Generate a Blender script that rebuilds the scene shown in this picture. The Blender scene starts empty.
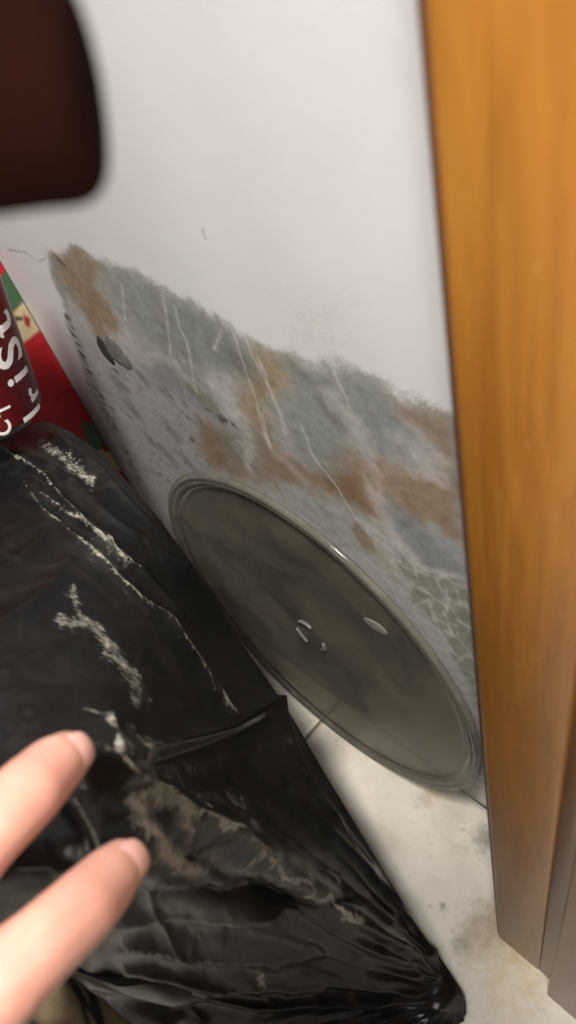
import bpy, bmesh, math, random
import numpy as np
from mathutils import Vector, Matrix

random.seed(4); rng = np.random.default_rng(7)
scn = bpy.context.scene
COL = scn.collection

# ------------------------------------------------------------------ camera
F, CX, CY, H = 745.0, 288.0, 512.0, 0.619
dn = np.array([228.0, 636.0, F]); dn /= np.linalg.norm(dn)          # straight down, in camera axes
nn = np.array([0.687, -0.595, 0.417]); nn /= np.linalg.norm(nn)
Yw = nn - (nn @ dn) * dn; Yw /= np.linalg.norm(Yw)
M = np.array([np.cross(Yw, -dn), Yw, -dn])                           # camera axes (right, down, forward) -> world
O = np.array([0.0, 0.0, H])
cam_d = bpy.data.cameras.new('camera'); cam = bpy.data.objects.new('camera', cam_d); COL.objects.link(cam)
r_, d_, f_ = M[:, 0], M[:, 1], M[:, 2]
cam.matrix_world = Matrix(((r_[0], -d_[0], -f_[0], O[0]), (r_[1], -d_[1], -f_[1], O[1]), (r_[2], -d_[2], -f_[2], O[2]), (0, 0, 0, 1)))
cam_d.sensor_fit = 'VERTICAL'; cam_d.sensor_height = 36.0; cam_d.sensor_width = 20.25
cam_d.lens = F / 1024 * 36.0
cam_d.clip_start = 0.004; cam_d.clip_end = 50
cam_d.dof.use_dof = True; cam_d.dof.focus_distance = 0.5; cam_d.dof.aperture_fstop = 12.5
scn.camera = cam
scn.view_settings.view_transform = 'Standard'; scn.view_settings.look = 'None'
scn.view_settings.gamma = 1; scn.view_settings.use_curve_mapping = False
scn.view_settings.exposure = 0.0

def ray(px, py): return M @ np.array([px - CX, py - CY, F])
def onz(px, py, z=0.0):
    r = ray(px, py); return O + r * ((z - H) / r[2])
def ony(px, py, y):
    r = ray(px, py); return O + r * (y / r[1])
def onx(px, py, x):
    r = ray(px, py); return O + r * (x / r[0])
def dep(px, py, zc): return O + ray(px, py) * (zc / F)

# ------------------------------------------------------------------ world and lamps
w = bpy.data.worlds.new('world'); scn.world = w; w.use_nodes = True
w.node_tree.nodes['Background'].inputs[0].default_value = (0.9, 0.92, 1.0, 1)
w.node_tree.nodes['Background'].inputs[1].default_value = 0.10

def aim(o, target):
    o.rotation_euler = (Vector(target) - o.location).to_track_quat('-Z', 'Y').to_euler()
ld = bpy.data.lights.new('ceiling_lamp', 'AREA'); ld.shape = 'DISK'; ld.size = 0.22; ld.energy = 32; ld.color = (1.0, 0.95, 0.88)
lo = bpy.data.objects.new('ceiling_lamp', ld); COL.objects.link(lo); lo.location = (0.06, -0.17, 1.60); aim(lo, (-0.2, 0.1, 0.2))
fd = bpy.data.lights.new('phone_flash', 'SPOT'); fd.energy = 0.58; fd.color = (1.0, 0.96, 0.9); fd.shadow_soft_size = 0.006
fd.spot_size = math.radians(120); fd.spot_blend = 0.6
fo = bpy.data.objects.new('phone_flash', fd); COL.objects.link(fo)
fo.matrix_world = cam.matrix_world.copy(); fo.location = Vector(O + M @ np.array([0.0045, -0.001, 0.0]))

# ------------------------------------------------------------------ material helpers
def lin(c):
    c = np.asarray(c, float) / 255.0
    return np.where(c <= 0.04045, c / 12.92, ((c + 0.055) / 1.055) ** 2.4)
def rgb(*c): return tuple(float(v) for v in lin(c)) + (1.0,)
class NT:
    def __init__(s, name):
        s.m = bpy.data.materials.new(name); s.m.use_nodes = True; s.t = s.m.node_tree
        s.b = s.t.nodes['Principled BSDF']; s.out = s.t.nodes['Material Output']
    def n(s, kind, **kw):
        nd = s.t.nodes.new(kind)
        for k, v in kw.items(): setattr(nd, k, v)
        return nd
    def l(s, a, b): s.t.links.new(a, b)
    def coord(s, scale=(1, 1, 1)):
        tc = s.n('ShaderNodeTexCoord'); mp = s.n('ShaderNodeMapping'); mp.inputs['Scale'].default_value = scale
        s.l(tc.outputs['Object'], mp.inputs['Vector']); return mp.outputs['Vector']
    def noise(s, vec, scale, detail=4, rough=0.55, dist=0.0):
        nd = s.n('ShaderNodeTexNoise'); nd.inputs['Scale'].default_value = scale; nd.inputs['Detail'].default_value = detail
        nd.inputs['Roughness'].default_value = rough; nd.inputs['Distortion'].default_value = dist
        s.l(vec, nd.inputs['Vector']); return nd.outputs['Fac']
    def ramp(s, fac, stops):
        nd = s.n('ShaderNodeValToRGB'); e = nd.color_ramp.elements
        while len(e) < len(stops): e.new(0.5)
        for i, (p, c) in enumerate(stops):
            e[i].position = p; e[i].color = c if len(c) == 4 else tuple(c) + (1,)
        s.l(fac, nd.inputs['Fac']); return nd.outputs['Color']
    def mix(s, fac, a, b, mode='MIX'):
        nd = s.n('ShaderNodeMix', data_type='RGBA', blend_type=mode)
        for sock, v in ((nd.inputs[0], fac), (nd.inputs[6], a), (nd.inputs[7], b)):
            if hasattr(v, 'is_linked'): s.l(v, sock)
            else: sock.default_value = v
        return nd.outputs[2]
    def math(s, op, a, b=0.0):
        nd = s.n('ShaderNodeMath', operation=op)
        for sock, v in ((nd.inputs[0], a), (nd.inputs[1], b)):
            if hasattr(v, 'is_linked'): s.l(v, sock)
            else: sock.default_value = v
        return nd.outputs[0]
    def bump(s, h, strength=0.3, dist=0.002):
        nd = s.n('ShaderNodeBump'); nd.inputs['Strength'].default_value = strength; nd.inputs['Distance'].default_value = dist
        s.l(h, nd.inputs['Height']); s.l(nd.outputs['Normal'], s.b.inputs['Normal']); return nd
    def base(s, v):
        if hasattr(v, 'is_linked'): s.l(v, s.b.inputs['Base Color'])
        else: s.b.inputs['Base Color'].default_value = v
    def attr(s, name):
        nd = s.n('ShaderNodeAttribute'); nd.attribute_name = name; return nd
    def set(s, **kw):
        for k, v in kw.items(): s.b.inputs[k.replace('_', ' ')].default_value = v

BW = [(0.0, (0, 0, 0)), (1.0, (1, 1, 1))]
def wall_material():
    t = NT('stained_wall_paint'); v = t.coord()
    a = t.attr('stain')
    g1 = t.noise(v, 1100, 2, 0.6); g2 = t.noise(v, 55, 4, 0.6)
    cov = t.math('ADD', a.outputs['Alpha'], t.math('MULTIPLY', t.math('SUBTRACT', g1, 0.5), 1.7))
    cov = t.math('ADD', cov, t.math('MULTIPLY', t.math('SUBTRACT', g2, 0.5), 0.45))
    fac = t.ramp(cov, [(0.22, (0, 0, 0)), (0.80, (1, 1, 1))])
    gate = t.ramp(a.outputs['Alpha'], [(0.0, (0, 0, 0)), (0.12, (1, 1, 1))])
    fac = t.math('MULTIPLY', fac, gate)
    white = t.ramp(t.noise(v, 9, 5), [(0.3, (0.76, 0.745, 0.755)), (0.7, (0.83, 0.82, 0.815))])
    mott = t.ramp(t.noise(v, 160, 5, 0.65), [(0.3, (0.66, 0.66, 0.66)), (0.72, (1.04, 1.04, 1.04))])
    st = t.mix(1.0, a.outputs['Color'], mott, 'MULTIPLY')
    t.base(t.mix(fac, white, st)); t.set(Roughness=0.62)
    hb = t.math('ADD', t.math('MULTIPLY', t.noise(v, 170, 3, 0.5), 0.8), t.math('MULTIPLY', t.noise(v, 700, 2), 0.25))
    t.bump(hb, 0.10, 0.0009)
    return t.m
def floor_material():
    t = NT('dirty_cream_tile'); v = t.coord()
    a = t.attr('dirt')
    c = t.ramp(t.noise(v, 14, 6, 0.65, 0.4), [(0.28, (0.42, 0.385, 0.33)), (0.55, (0.58, 0.545, 0.48)), (0.8, (0.66, 0.63, 0.57))])
    sp = t.ramp(t.noise(v, 130, 4, 0.7), [(0.26, (0.45, 0.42, 0.36)), (0.40, (1, 1, 1))])
    c = t.mix(0.7, c, sp, 'MULTIPLY')
    br = t.math('ADD', a.outputs['Alpha'], t.math('MULTIPLY', t.math('SUBTRACT', t.noise(v, 110, 5, 0.7), 0.5), 1.1))
    fac = t.ramp(br, [(0.3, (0, 0, 0)), (0.95, (1, 1, 1))])
    fac = t.math('MULTIPLY', fac, t.ramp(a.outputs['Alpha'], [(0.0, (0, 0, 0)), (0.25, (1, 1, 1))]))
    t.base(t.mix(fac, c, a.outputs['Color'])); t.set(Roughness=0.5)
    t.bump(t.noise(v, 60, 5), 0.15, 0.002)
    return t.m
def wood_material(name, c0, c1, c2, rough=0.34):
    t = NT(name); v = t.coord((1, 1, 0.07)); v2 = t.coord((1, 1, 0.5))
    c = t.ramp(t.noise(v, 210, 6, 0.7, 0.9), [(0.28, c0), (0.5, c1), (0.72, c2)])
    cl = t.ramp(t.noise(v2, 13, 3), [(0.3, (0.74, 0.70, 0.66)), (0.7, (1.12, 1.12, 1.12))])
    c = t.mix(1.0, c, cl, 'MULTIPLY')
    sc = t.ramp(t.noise(t.coord((1, 1, 0.35)), 260, 2, 0.5, 0.6), [(0.70, (0, 0, 0)), (0.76, (1, 1, 1))])
    c = t.mix(t.math('MULTIPLY', sc, 0.35), c, (0.55, 0.36, 0.16, 1))
    t.base(c); t.set(Roughness=rough); t.b.inputs['Coat Weight'].default_value = 0.10; t.b.inputs['Coat Roughness'].default_value = 0.3
    t.bump(t.noise(v, 180, 4), 0.12, 0.001)
    return t.m
def plain(name, c, rough=0.5, metal=0.0, nscale=60, var=0.12, bump=0.1):
    t = NT(name); v = t.coord(); c = np.array(c[:3])
    t.base(t.ramp(t.noise(v, nscale, 4), [(0.3, tuple(c * (1 - var))), (0.7, tuple(np.minimum(c * (1 + var), 1)))]))
    t.set(Roughness=rough, Metallic=metal)
    if bump: t.bump(t.noise(v, nscale * 5, 3), bump, 0.001)
    return t.m
def attr_mat(name, attr, rough, bump=0.1):
    t = NT(name); v = t.coord(); a = t.attr(attr)
    m = t.ramp(t.noise(v, 90, 4), [(0.3, (0.82, 0.82, 0.82)), (0.7, (1.1, 1.1, 1.1))])
    t.base(t.mix(1.0, a.outputs['Color'], m, 'MULTIPLY')); t.set(Roughness=rough); t.bump(t.noise(v, 200, 3), bump, 0.001)
    return t.m
def bag_material():
    t = NT('black_plastic_film'); v = t.coord(); a = t.attr('dust')
    gr = t.noise(v, 420, 4, 0.7); gl = t.noise(v, 60, 5, 0.65, 0.8)
    cov = t.math('ADD', a.outputs['Fac'], t.math('MULTIPLY', t.math('SUBTRACT', gr, 0.5), 1.6))
    cov = t.math('ADD', cov, t.math('MULTIPLY', t.math('SUBTRACT', gl, 0.5), 1.3))
    fac = t.math('MULTIPLY', t.ramp(cov, [(0.40, (0, 0, 0)), (1.25, (1, 1, 1))]), t.ramp(a.outputs['Fac'], [(0.02, (0, 0, 0)), (0.3, (1, 1, 1))]))
    fine = t.math('MULTIPLY', t.ramp(t.noise(v, 26, 6, 0.7, 1.0), [(0.5, (0, 0, 0)), (0.75, (1, 1, 1))]), 0.035)
    fac = t.math('ADD', t.math('MULTIPLY', fac, 0.8), fine)
    t.base(t.mix(fac, (0.0050, 0.0048, 0.0050, 1), (0.46, 0.435, 0.37, 1)))
    rg = t.math('ADD', t.math('MULTIPLY', fac, 0.5), 0.37); t.l(rg, t.b.inputs['Roughness'])
    t.b.inputs['Specular IOR Level'].default_value = 0.36
    h = t.math('ADD', t.noise(t.coord((1, 1, 1)), 24, 3, 0.5, 0.9), t.math('MULTIPLY', t.noise(v, 140, 3), 0.25))
    t.bump(h, 0.17, 0.004)
    return t.m
def skin_material():
    t = NT('fair_skin'); v = t.coord()
    c = t.ramp(t.noise(v, 70, 4), [(0.3, (0.60, 0.29, 0.22)), (0.7, (0.68, 0.41, 0.32))])
    fl = t.attr('flush'); c = t.mix(fl.outputs['Fac'], c, (0.62, 0.22, 0.18, 1)); t.base(c); t.set(Roughness=0.48)
    t.b.inputs['Subsurface Weight'].default_value = 0.12; t.b.inputs['Subsurface Radius'].default_value = (0.006, 0.002, 0.001); t.b.inputs['Subsurface Scale'].default_value = 0.6
    t.bump(t.noise(v, 900, 3), 0.06, 0.0006)
    return t.m
def glass_material(name, tr, base, fac, rough):
    t = NT(name); v = t.coord()
    t.base(t.ramp(t.noise(v, 22, 5, 0.65, 0.6), [(0.32, tuple(np.array(base) * np.array([0.55, 0.55, 0.56]))), (0.68, tuple(np.array(base) * np.array([1.55, 1.48, 1.36])))]))
    t.set(Roughness=rough); t.b.inputs['Specular IOR Level'].default_value = 0.5
    tb = t.n('ShaderNodeBsdfTransparent'); tb.inputs[0].default_value = tuple(tr) + (1,)
    mx = t.n('ShaderNodeMixShader')
    t.l(t.math('ADD', t.math('MULTIPLY', t.math('SUBTRACT', t.noise(v, 16, 4), 0.5), 0.35), fac), mx.inputs[0])
    t.l(tb.outputs[0], mx.inputs[1]); t.l(t.b.outputs[0], mx.inputs[2]); t.l(mx.outputs[0], t.out.inputs['Surface'])
    return t.m

MAT = dict(
    wall=wall_material(), floor=floor_material(), bag=bag_material(), skin=skin_material(),
    wood=wood_material('orange_varnished_wood', (0.26, 0.098, 0.013), (0.325, 0.130, 0.018), (0.40, 0.172, 0.026)),
    wood2=wood_material('worn_brown_wood', (0.18, 0.078, 0.022), (0.22, 0.10, 0.03), (0.27, 0.13, 0.042)),
    wood_dark=wood_material('dark_brown_wood', (0.05, 0.018, 0.008), (0.075, 0.028, 0.012), (0.10, 0.04, 0.018)),
    wood3=wood_material('pale_brown_wood', (0.24, 0.125, 0.055), (0.30, 0.165, 0.075), (0.36, 0.21, 0.10)),
    grout=plain('grout', (0.20, 0.155, 0.10), 0.9),
    glass=glass_material('dusty_glass', (0.86, 0.84, 0.80), (0.178, 0.164, 0.138), 0.52, 0.25),
    glass_rim=glass_material('glass_rim', (0.8, 0.79, 0.75), (0.17, 0.165, 0.15), 0.5, 0.10),
    pale_matte=plain('pale_grey_matte', (0.22, 0.205, 0.18), 0.7), frost=plain('frosted_glass', (0.17, 0.16, 0.14), 0.35),
    nail=plain('fingernail', (0.66, 0.37, 0.32), 0.35, 0, 40, 0.05, 0),
    shaded_skin=plain('skin_with_shade_in_colour', (0.0062, 0.0017, 0.0009), 1.0, 0, 60, 0.15, 0.0),  # near-black albedo stands in for the shade on the hand by the lens
    can=None, silver=plain('brushed_aluminium', (0.72, 0.70, 0.68), 0.3, 0.9),
    ink=plain('white_can_ink', (0.85, 0.80, 0.79), 0.4, 0, 60, 0.03, 0),
    print=attr_mat('printed_card', 'print', 0.42), kraft=attr_mat('printed_cloth', 'print', 0.8, 0.4),
    mould=plain('black_mould', (0.03, 0.028, 0.024), 0.85, 0, 300, 0.5, 0.6),
    mouldgrey=plain('grey_mould', (0.17, 0.165, 0.155), 0.85, 0, 300, 0.5, 0.6),
)
def can_material():
    t = NT('maroon_can_print'); v = t.coord((1, 1, 1))
    c = t.ramp(t.noise(t.coord((1, 1, 0.05)), 55, 3, 0.5), [(0.35, (0.085, 0.004, 0.009)), (0.55, (0.14, 0.010, 0.013)), (0.72, (0.26, 0.030, 0.024))])
    t.base(c); t.set(Roughness=0.27, Metallic=0.25)
    return t.m
MAT['can'] = can_material()
MAT['shaded_skin'].node_tree.nodes['Principled BSDF'].inputs['Specular IOR Level'].default_value = 0.03

# ------------------------------------------------------------------ object helpers
def obj(name, me, mat, parent=None, smooth=True):
    if isinstance(me, bmesh.types.BMesh):
        m = bpy.data.meshes.new(name); me.to_mesh(m); me.free(); me = m
    o = bpy.data.objects.new(name, me); COL.objects.link(o)
    if mat is not None:
        me.materials.clear(); me.materials.append(MAT[mat])
    if smooth:
        for p in me.polygons: p.use_smooth = True
    if parent: o.parent = parent
    return o
def tag(o, label=None, cat=None, group=None, kind=None):
    for k, v in (('label', label), ('category', cat), ('group', group), ('kind', kind)):
        if v: o[k] = v
    return o
def empty(name, loc=(0, 0, 0)):
    o = bpy.data.objects.new(name, None); COL.objects.link(o); o.location = loc; o.empty_display_size = 0.02; return o
def box_bm(x0, x1, y0, y1, z0, z1, bev=0.0, seg=2):
    bm = bmesh.new(); bmesh.ops.create_cube(bm, size=1)
    for v in bm.verts: v.co = Vector(((x0 + x1) / 2 + v.co.x * (x1 - x0), (y0 + y1) / 2 + v.co.y * (y1 - y0), (z0 + z1) / 2 + v.co.z * (z1 - z0)))
    if bev: bmesh.ops.bevel(bm, geom=bm.edges[:], offset=bev, segments=seg, affect='EDGES', profile=0.5)
    return bm
def pyd(name, V, Fc):
    m = bpy.data.meshes.new(name); m.from_pydata([tuple(map(float, v)) for v in V], [], Fc); m.update(); return m
def lathe(prof, n=96, close=False):
    bm = bmesh.new(); rings = []
    for r, h in prof:
        if r < 1e-6: rings.append([bm.verts.new((0, 0, h))])
        else: rings.append([bm.verts.new((r * math.cos(2 * math.pi * k / n), r * math.sin(2 * math.pi * k / n), h)) for k in range(n)])
    for a, b in zip(rings, rings[1:]):
        for k in range(n):
            k2 = (k + 1) % n
            if len(a) == 1 and len(b) == 1: continue
            if len(a) == 1: bm.faces.new((a[0], b[k], b[k2]))
            elif len(b) == 1: bm.faces.new((a[k2], a[k], b[0]))
            else: bm.faces.new((a[k], b[k], b[k2], a[k2]))
    bmesh.ops.recalc_face_normals(bm, faces=bm.faces[:])
    return bm
def grid_faces(nu, nv):
    return [(i * nv + j, i * nv + j + 1, (i + 1) * nv + j + 1, (i + 1) * nv + j) for i in range(nu - 1) for j in range(nv - 1)]
def color_attr(me, name, arr):
    a = me.attributes.new(name, 'FLOAT_COLOR', 'POINT'); a.data.foreach_set('color', np.ascontiguousarray(arr, dtype=np.float32).ravel())
def float_attr(me, name, arr):
    a = me.attributes.new(name, 'FLOAT', 'POINT'); a.data.foreach_set('value', np.ascontiguousarray(arr, dtype=np.float32).ravel())

# numpy value noise
_T = rng.random((256, 256))
def vnoise(x, y):
    xi = np.floor(x).astype(int); yi = np.floor(y).astype(int); fx = x - xi; fy = y - yi
    fx = fx * fx * (3 - 2 * fx); fy = fy * fy * (3 - 2 * fy)
    g = lambda a, b: _T[a % 256, b % 256]
    return (g(xi, yi) * (1 - fx) + g(xi + 1, yi) * fx) * (1 - fy) + (g(xi, yi + 1) * (1 - fx) + g(xi + 1, yi + 1) * fx) * fy
def fbm(x, y, o=4):
    s = 0; a = 0.5; t = 0
    for k in range(o): s = s + a * vnoise(x * 2 ** k + 17 * k, y * 2 ** k + 31 * k); t += a; a *= 0.5
    return s / t
def sst(a, b, x):
    t = np.clip((x - a) / (b - a), 0, 1); return t * t * (3 - 2 * t)
def seg_dist(X, Y, pts, taper=False):
    best = np.full(X.shape, 1e9)
    for (ax, ay), (bx, by) in zip(pts, pts[1:]):
        dx, dy = bx - ax, by - ay; t = np.clip(((X - ax) * dx + (Y - ay) * dy) / (dx * dx + dy * dy + 1e-12), 0, 1)
        best = np.minimum(best, np.hypot(X - ax - t * dx, Y - ay - t * dy))
    return best
def poly_sd(X, Y, pts):                                             # signed distance, negative inside
    d = seg_dist(X, Y, list(pts) + [pts[0]]); ins = np.zeros(X.shape, bool); n = len(pts)
    for i in range(n):
        (ax, ay), (bx, by) = pts[i], pts[(i + 1) % n]
        if ay == by: continue
        ins ^= ((ay > Y) != (by > Y)) & (X < (bx - ax) * (Y - ay) / (by - ay) + ax)
    return np.where(ins, -d, d)

# ------------------------------------------------------------------ the wall with its stained band
WY = 0.159
def wp(px, py):                                                     # spot on the wall in wall coordinates (x, z)
    p = ony(px, py, WY); return (p[0], p[2])
def build_wall():
    xs = np.concatenate([[-1.6, -1.2, -0.9, -0.7, -0.6, -0.55], np.arange(-0.52, -0.06, 0.00135), [0.0, 0.2, 0.5, 0.9]])
    zs = np.concatenate([np.arange(0.0, 0.50, 0.00135), [0.52, 0.56, 0.6, 0.7, 0.9, 1.2, 1.6, 2.0]])
    X, Z = np.meshgrid(xs, zs, indexing='ij'); X = X.ravel(); Z = Z.ravel()
    wx = X + (fbm(X * 60, Z * 60) - 0.5) * 0.014 + (fbm(X * 220 + 9, Z * 220) - 0.5) * 0.005
    wz = Z + (fbm(X * 60 + 50, Z * 60 + 11) - 0.5) * 0.014 + (fbm(X * 220, Z * 220 + 7) - 0.5) * 0.005
    C = np.zeros((X.size, 3)); A = np.zeros(X.size)
    def lay(mask, col):
        nonlocal C, A
        m = np.clip(mask, 0, 1); na = m + A * (1 - m)
        C = np.where(na[:, None] > 1e-6, (np.asarray(col)[None] * m[:, None] + C * (A * (1 - m))[:, None]) / np.maximum(na, 1e-6)[:, None], C); A = na
    def poly(px, col, soft=0.006, op=1.0, warp=True):
        soft = soft * 1.35
        P = [wp(*p) for p in px]
        sd = poly_sd(wx if warp else X, wz if warp else Z, P); lay(op * (1 - sst(-soft, soft, sd)), col)
    def line(px, col, wd=0.0012, op=0.8):
        P = [wp(*p) for p in px]; sd = seg_dist(X + (fbm(X * 90, Z * 90) - 0.5) * 0.004, Z, P); lay(op * (1 - sst(wd * 0.4, wd * 1.2, sd)), col)
    def ell(px, py, rx, rz, ang, col, soft=0.3, op=1.0):
        c = wp(px, py); ca, sa = math.cos(ang), math.sin(ang); dx, dz = wx - c[0], wz - c[1]
        q = np.hypot((dx * ca + dz * sa) / rx, (-dx * sa + dz * ca) / rz); lay(op * (1 - sst(1 - soft, 1 + soft, q)), col)
    SAGE = (0.35, 0.375, 0.335); SAGE2 = (0.27, 0.29, 0.255); BLUE = (0.30, 0.32, 0.325); BRN = (0.335, 0.235, 0.145); TAN = (0.36, 0.285, 0.20)
    LIL = (0.43, 0.41, 0.415); GREY = (0.22, 0.215, 0.205); PALE = (0.46, 0.46, 0.42); GOLD = (0.42, 0.315, 0.175); DARK = (0.045, 0.042, 0.038); OLV = (0.26, 0.27, 0.20); WHT = (0.74, 0.71, 0.68)
    # whole band, pale
    poly([(47, 256), (78, 250), (100, 261), (150, 283), (200, 308), (240, 333), (262, 350), (300, 358), (345, 374), (385, 386), (420, 399), (470, 415), (490, 700), (480, 800), (300, 700), (175, 560), (130, 470), (92, 392), (66, 318)], (0.56, 0.54, 0.53), 0.005, 0.95)
    poly([(66, 312), (108, 348), (150, 350), (200, 380), (225, 440), (215, 520), (180, 560), (130, 468), (92, 388)], LIL, 0.012, 0.85)
    poly([(47, 256), (58, 262), (75, 300), (66, 304), (56, 285)], SAGE, 0.004, 0.9)
    poly([(97, 262), (150, 283), (200, 308), (240, 333), (262, 352), (262, 384), (236, 380), (205, 368), (180, 352), (150, 340), (125, 326), (106, 296)], SAGE, 0.006, 0.95)
    poly([(150, 300), (190, 312), (200, 350), (170, 345), (150, 330)], SAGE2, 0.012, 0.5)
    poly([(195, 315), (235, 340), (255, 370), (225, 372), (200, 350)], SAGE2, 0.010, 0.6)
    poly([(148, 345), (180, 352), (205, 368), (215, 400), (210, 415), (190, 400), (165, 395), (150, 370)], GREY, 0.012, 0.6)
    ell(205, 397, 0.009, 0.022, 0.55, OLV, 0.2, 0.8); ell(238, 362, 0.012, 0.008, 0, GREY, 0.5, 0.6)
    poly([(52, 256), (80, 250), (99, 264), (101, 292), (121, 335), (112, 345), (94, 334), (76, 300), (60, 277)], TAN, 0.005, 0.95)
    poly([(75, 280), (98, 282), (115, 330), (105, 338), (85, 312)], BRN, 0.010, 0.55)
    for p in ((133, 410), (165, 452), (150, 440), (120, 385), (170, 430), (185, 460), (140, 375)):
        ell(*p, 0.008 * random.uniform(.6, 1.2), 0.014 * random.uniform(.6, 1.1), 0.5, GREY, 0.5, 0.65)
    # gold streak and the sage field right of it
    poly([(258, 351), (296, 364), (292, 382), (272, 402), (264, 432), (250, 432), (240, 400), (248, 372)], GOLD, 0.008, 0.85)
    poly([(296, 360), (345, 375), (376, 386), (388, 402), (402, 424), (398, 442), (370, 452), (330, 472), (300, 456), (280, 432), (272, 410), (292, 386)], SAGE, 0.008, 0.95)
    poly([(294, 362), (330, 374), (333, 392), (310, 388), (298, 378)], SAGE2, 0.006, 0.8)
    poly([(345, 378), (378, 388), (384, 402), (360, 398)], SAGE2, 0.008, 0.6)
    ell(332, 415, 0.004, 0.012, 0.6, GREY, 0.4, 0.7)
    poly([(372, 392), (396, 408), (412, 440), (408, 462), (386, 452), (370, 425)], BLUE, 0.008, 0.9)
    poly([(394, 396), (420, 402), (456, 414), (466, 468), (440, 456), (420, 432), (402, 412)], (0.33, 0.25, 0.165), 0.008, 0.9)
    # the brown belt
    poly([(240, 440), (265, 424), (290, 456), (330, 476), (366, 460), (392, 476), (394, 502), (382, 530), (350, 502), (322, 502), (300, 492), (260, 486), (215, 470), (198, 446), (205, 425)], BRN, 0.008, 0.85)
    poly([(322, 470), (362, 470), (366, 505), (345, 500), (325, 492)], (0.24, 0.14, 0.065), 0.010, 0.8)
    poly([(352, 452), (386, 460), (392, 512), (372, 512), (356, 480)], (0.38, 0.225, 0.12), 0.008, 0.7)
    poly([(205, 425), (240, 440), (236, 468), (212, 462)], (0.25, 0.165, 0.095), 0.010, 0.7)
    poly([(220, 435), (255, 432), (258, 470), (232, 470)], SAGE2, 0.012, 0.55)
    poly([(388, 464), (456, 468), (466, 540), (430, 526), (392, 520)], (0.37, 0.265, 0.17), 0.007, 0.92)
    poly([(270, 486), (322, 500), (352, 520), (366, 542), (345, 545), (300, 510)], (0.43, 0.44, 0.40), 0.008, 0.9)
    ell(360, 535, 0.007, 0.012, 0.4, BRN, 0.4, 0.85)
    poly([(366, 540), (384, 550), (400, 585), (384, 572)], (0.44, 0.42, 0.30), 0.008, 0.8)
    poly([(392, 522), (430, 527), (462, 545), (464, 578), (425, 566), (398, 548)], (0.47, 0.50, 0.52), 0.006, 0.9)
    ell(425, 546, 0.026, 0.016, -0.5, BLUE, 0.5, 0.9)
    # cobbled olive patches between pale veins, low on the right
    P = [wp(*p) for p in [(396, 552), (475, 584), (490, 720), (470, 700), (440, 630), (405, 588)]]
    inside = 1 - sst(-0.005, 0.004, poly_sd(wx, wz, P))
    pts = rng.random((330, 2)) * [0.16, 0.30] + [-0.22, 0.06]; d1 = np.full(X.size, 9.0); d2 = d1.copy()
    for a, b in pts:
        d = np.hypot((wx - a) * 1.15, wz - b); d2 = np.minimum(d2, np.maximum(d, d1)); d1 = np.minimum(d1, d)
    lay(inside * 0.9, (0.60, 0.59, 0.55)); lay(inside * sst(0.0003, 0.0020, d2 - d1) * 0.85, (0.30, 0.315, 0.255))
    # pale wiped veins and scratches
    for px, wd, op in (([(335, 400), (352, 430), (370, 475), (382, 530), (402, 575)], 0.006, 0.5), ([(215, 385), (235, 400), (245, 440), (252, 470)], 0.006, 0.55),
                       ([(385, 520), (400, 545), (420, 565), (470, 580)], 0.004, 0.6), ([(395, 440), (412, 465), (440, 470)], 0.004, 0.45), ([(105, 330), (130, 350), (170, 362), (200, 385)], 0.006, 0.5),
                       ([(270, 440), (300, 480), (340, 505)], 0.004, 0.3)):
        sd = seg_dist(wx * 1.0 + (fbm(X * 40, Z * 40 + 9) - 0.5) * 0.02, wz, [wp(*p) for p in px]); lay(op * np.exp(-(sd / wd) ** 2) * (0.4 + 1.0 * fbm(X * 120 + 4, Z * 120)), WHT)
    for px in ([(162, 289), (168, 325), (171, 356)], [(175, 307), (188, 350), (196, 392)], [(232, 327), (243, 360), (254, 397), (269, 447)], [(245, 338), (270, 388), (286, 438)],
               [(121, 284), (126, 320)], [(302, 426), (314, 459), (335, 484), (358, 522)], [(335, 372), (350, 409)], [(260, 359), (287, 434)], [(262, 413), (270, 447)], [(222, 330), (214, 350)]):
        line(px, WHT, 0.0009, 0.65)
    # dark mould specks
    ell(60, 262, 0.0025, 0.004, 0.4, DARK, 0.3, 0.6)
    sp = fbm(X * 260, Z * 260, 3)
    reg = 1 - sst(-0.015, 0.004, poly_sd(X, Z, [wp(*p) for p in [(66, 318), (105, 350), (160, 380), (215, 430), (200, 480), (175, 555), (130, 470), (92, 392)]]))
    lay(reg * sst(0.62, 0.80, sp) * sst(0.5, 0.62, fbm(X * 45 + 3, Z * 45, 3)) * 0.8, DARK)
    bd = seg_dist(X, Z, [wp(*p) for p in [(68, 318), (84, 360), (110, 418), (135, 470), (165, 530)]])
    lay((1 - sst(0.001, 0.006, bd)) * sst(0.48, 0.62, sp) * 0.85, DARK)
    for px in ([(158, 385), (185, 405)], [(208, 412), (232, 425)]):
        bd = seg_dist(X, Z, [wp(*p) for p in px]); lay((1 - sst(0.001, 0.006, bd)) * sst(0.45, 0.6, sp) * 0.8, DARK)
    # grime at the foot of the wall, hairline crack and scuffs on the clean part
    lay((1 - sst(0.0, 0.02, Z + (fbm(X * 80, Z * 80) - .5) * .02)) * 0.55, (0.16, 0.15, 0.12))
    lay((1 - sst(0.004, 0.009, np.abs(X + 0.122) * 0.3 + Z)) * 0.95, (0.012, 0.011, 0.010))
    line([(8, 250), (25, 252), (38, 262), (46, 258)], (0.25, 0.24, 0.23), 0.0007, 0.7)
    line([(226, 82), (238, 97)], (0.5, 0.49, 0.48), 0.0018, 0.7); line([(203, 228), (204, 238)], (0.4, 0.39, 0.38), 0.0007, 0.7)
    poly([(278, 300), (335, 300), (345, 345), (300, 340)], (0.80, 0.74, 0.68), 0.02, 0.6)
    me = pyd('wall_back', np.c_[X, np.full(X.size, WY), Z], [f[::-1] for f in grid_faces(len(xs), len(zs))][::1])
    color_attr(me, 'stain', np.c_[C, A])
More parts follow.
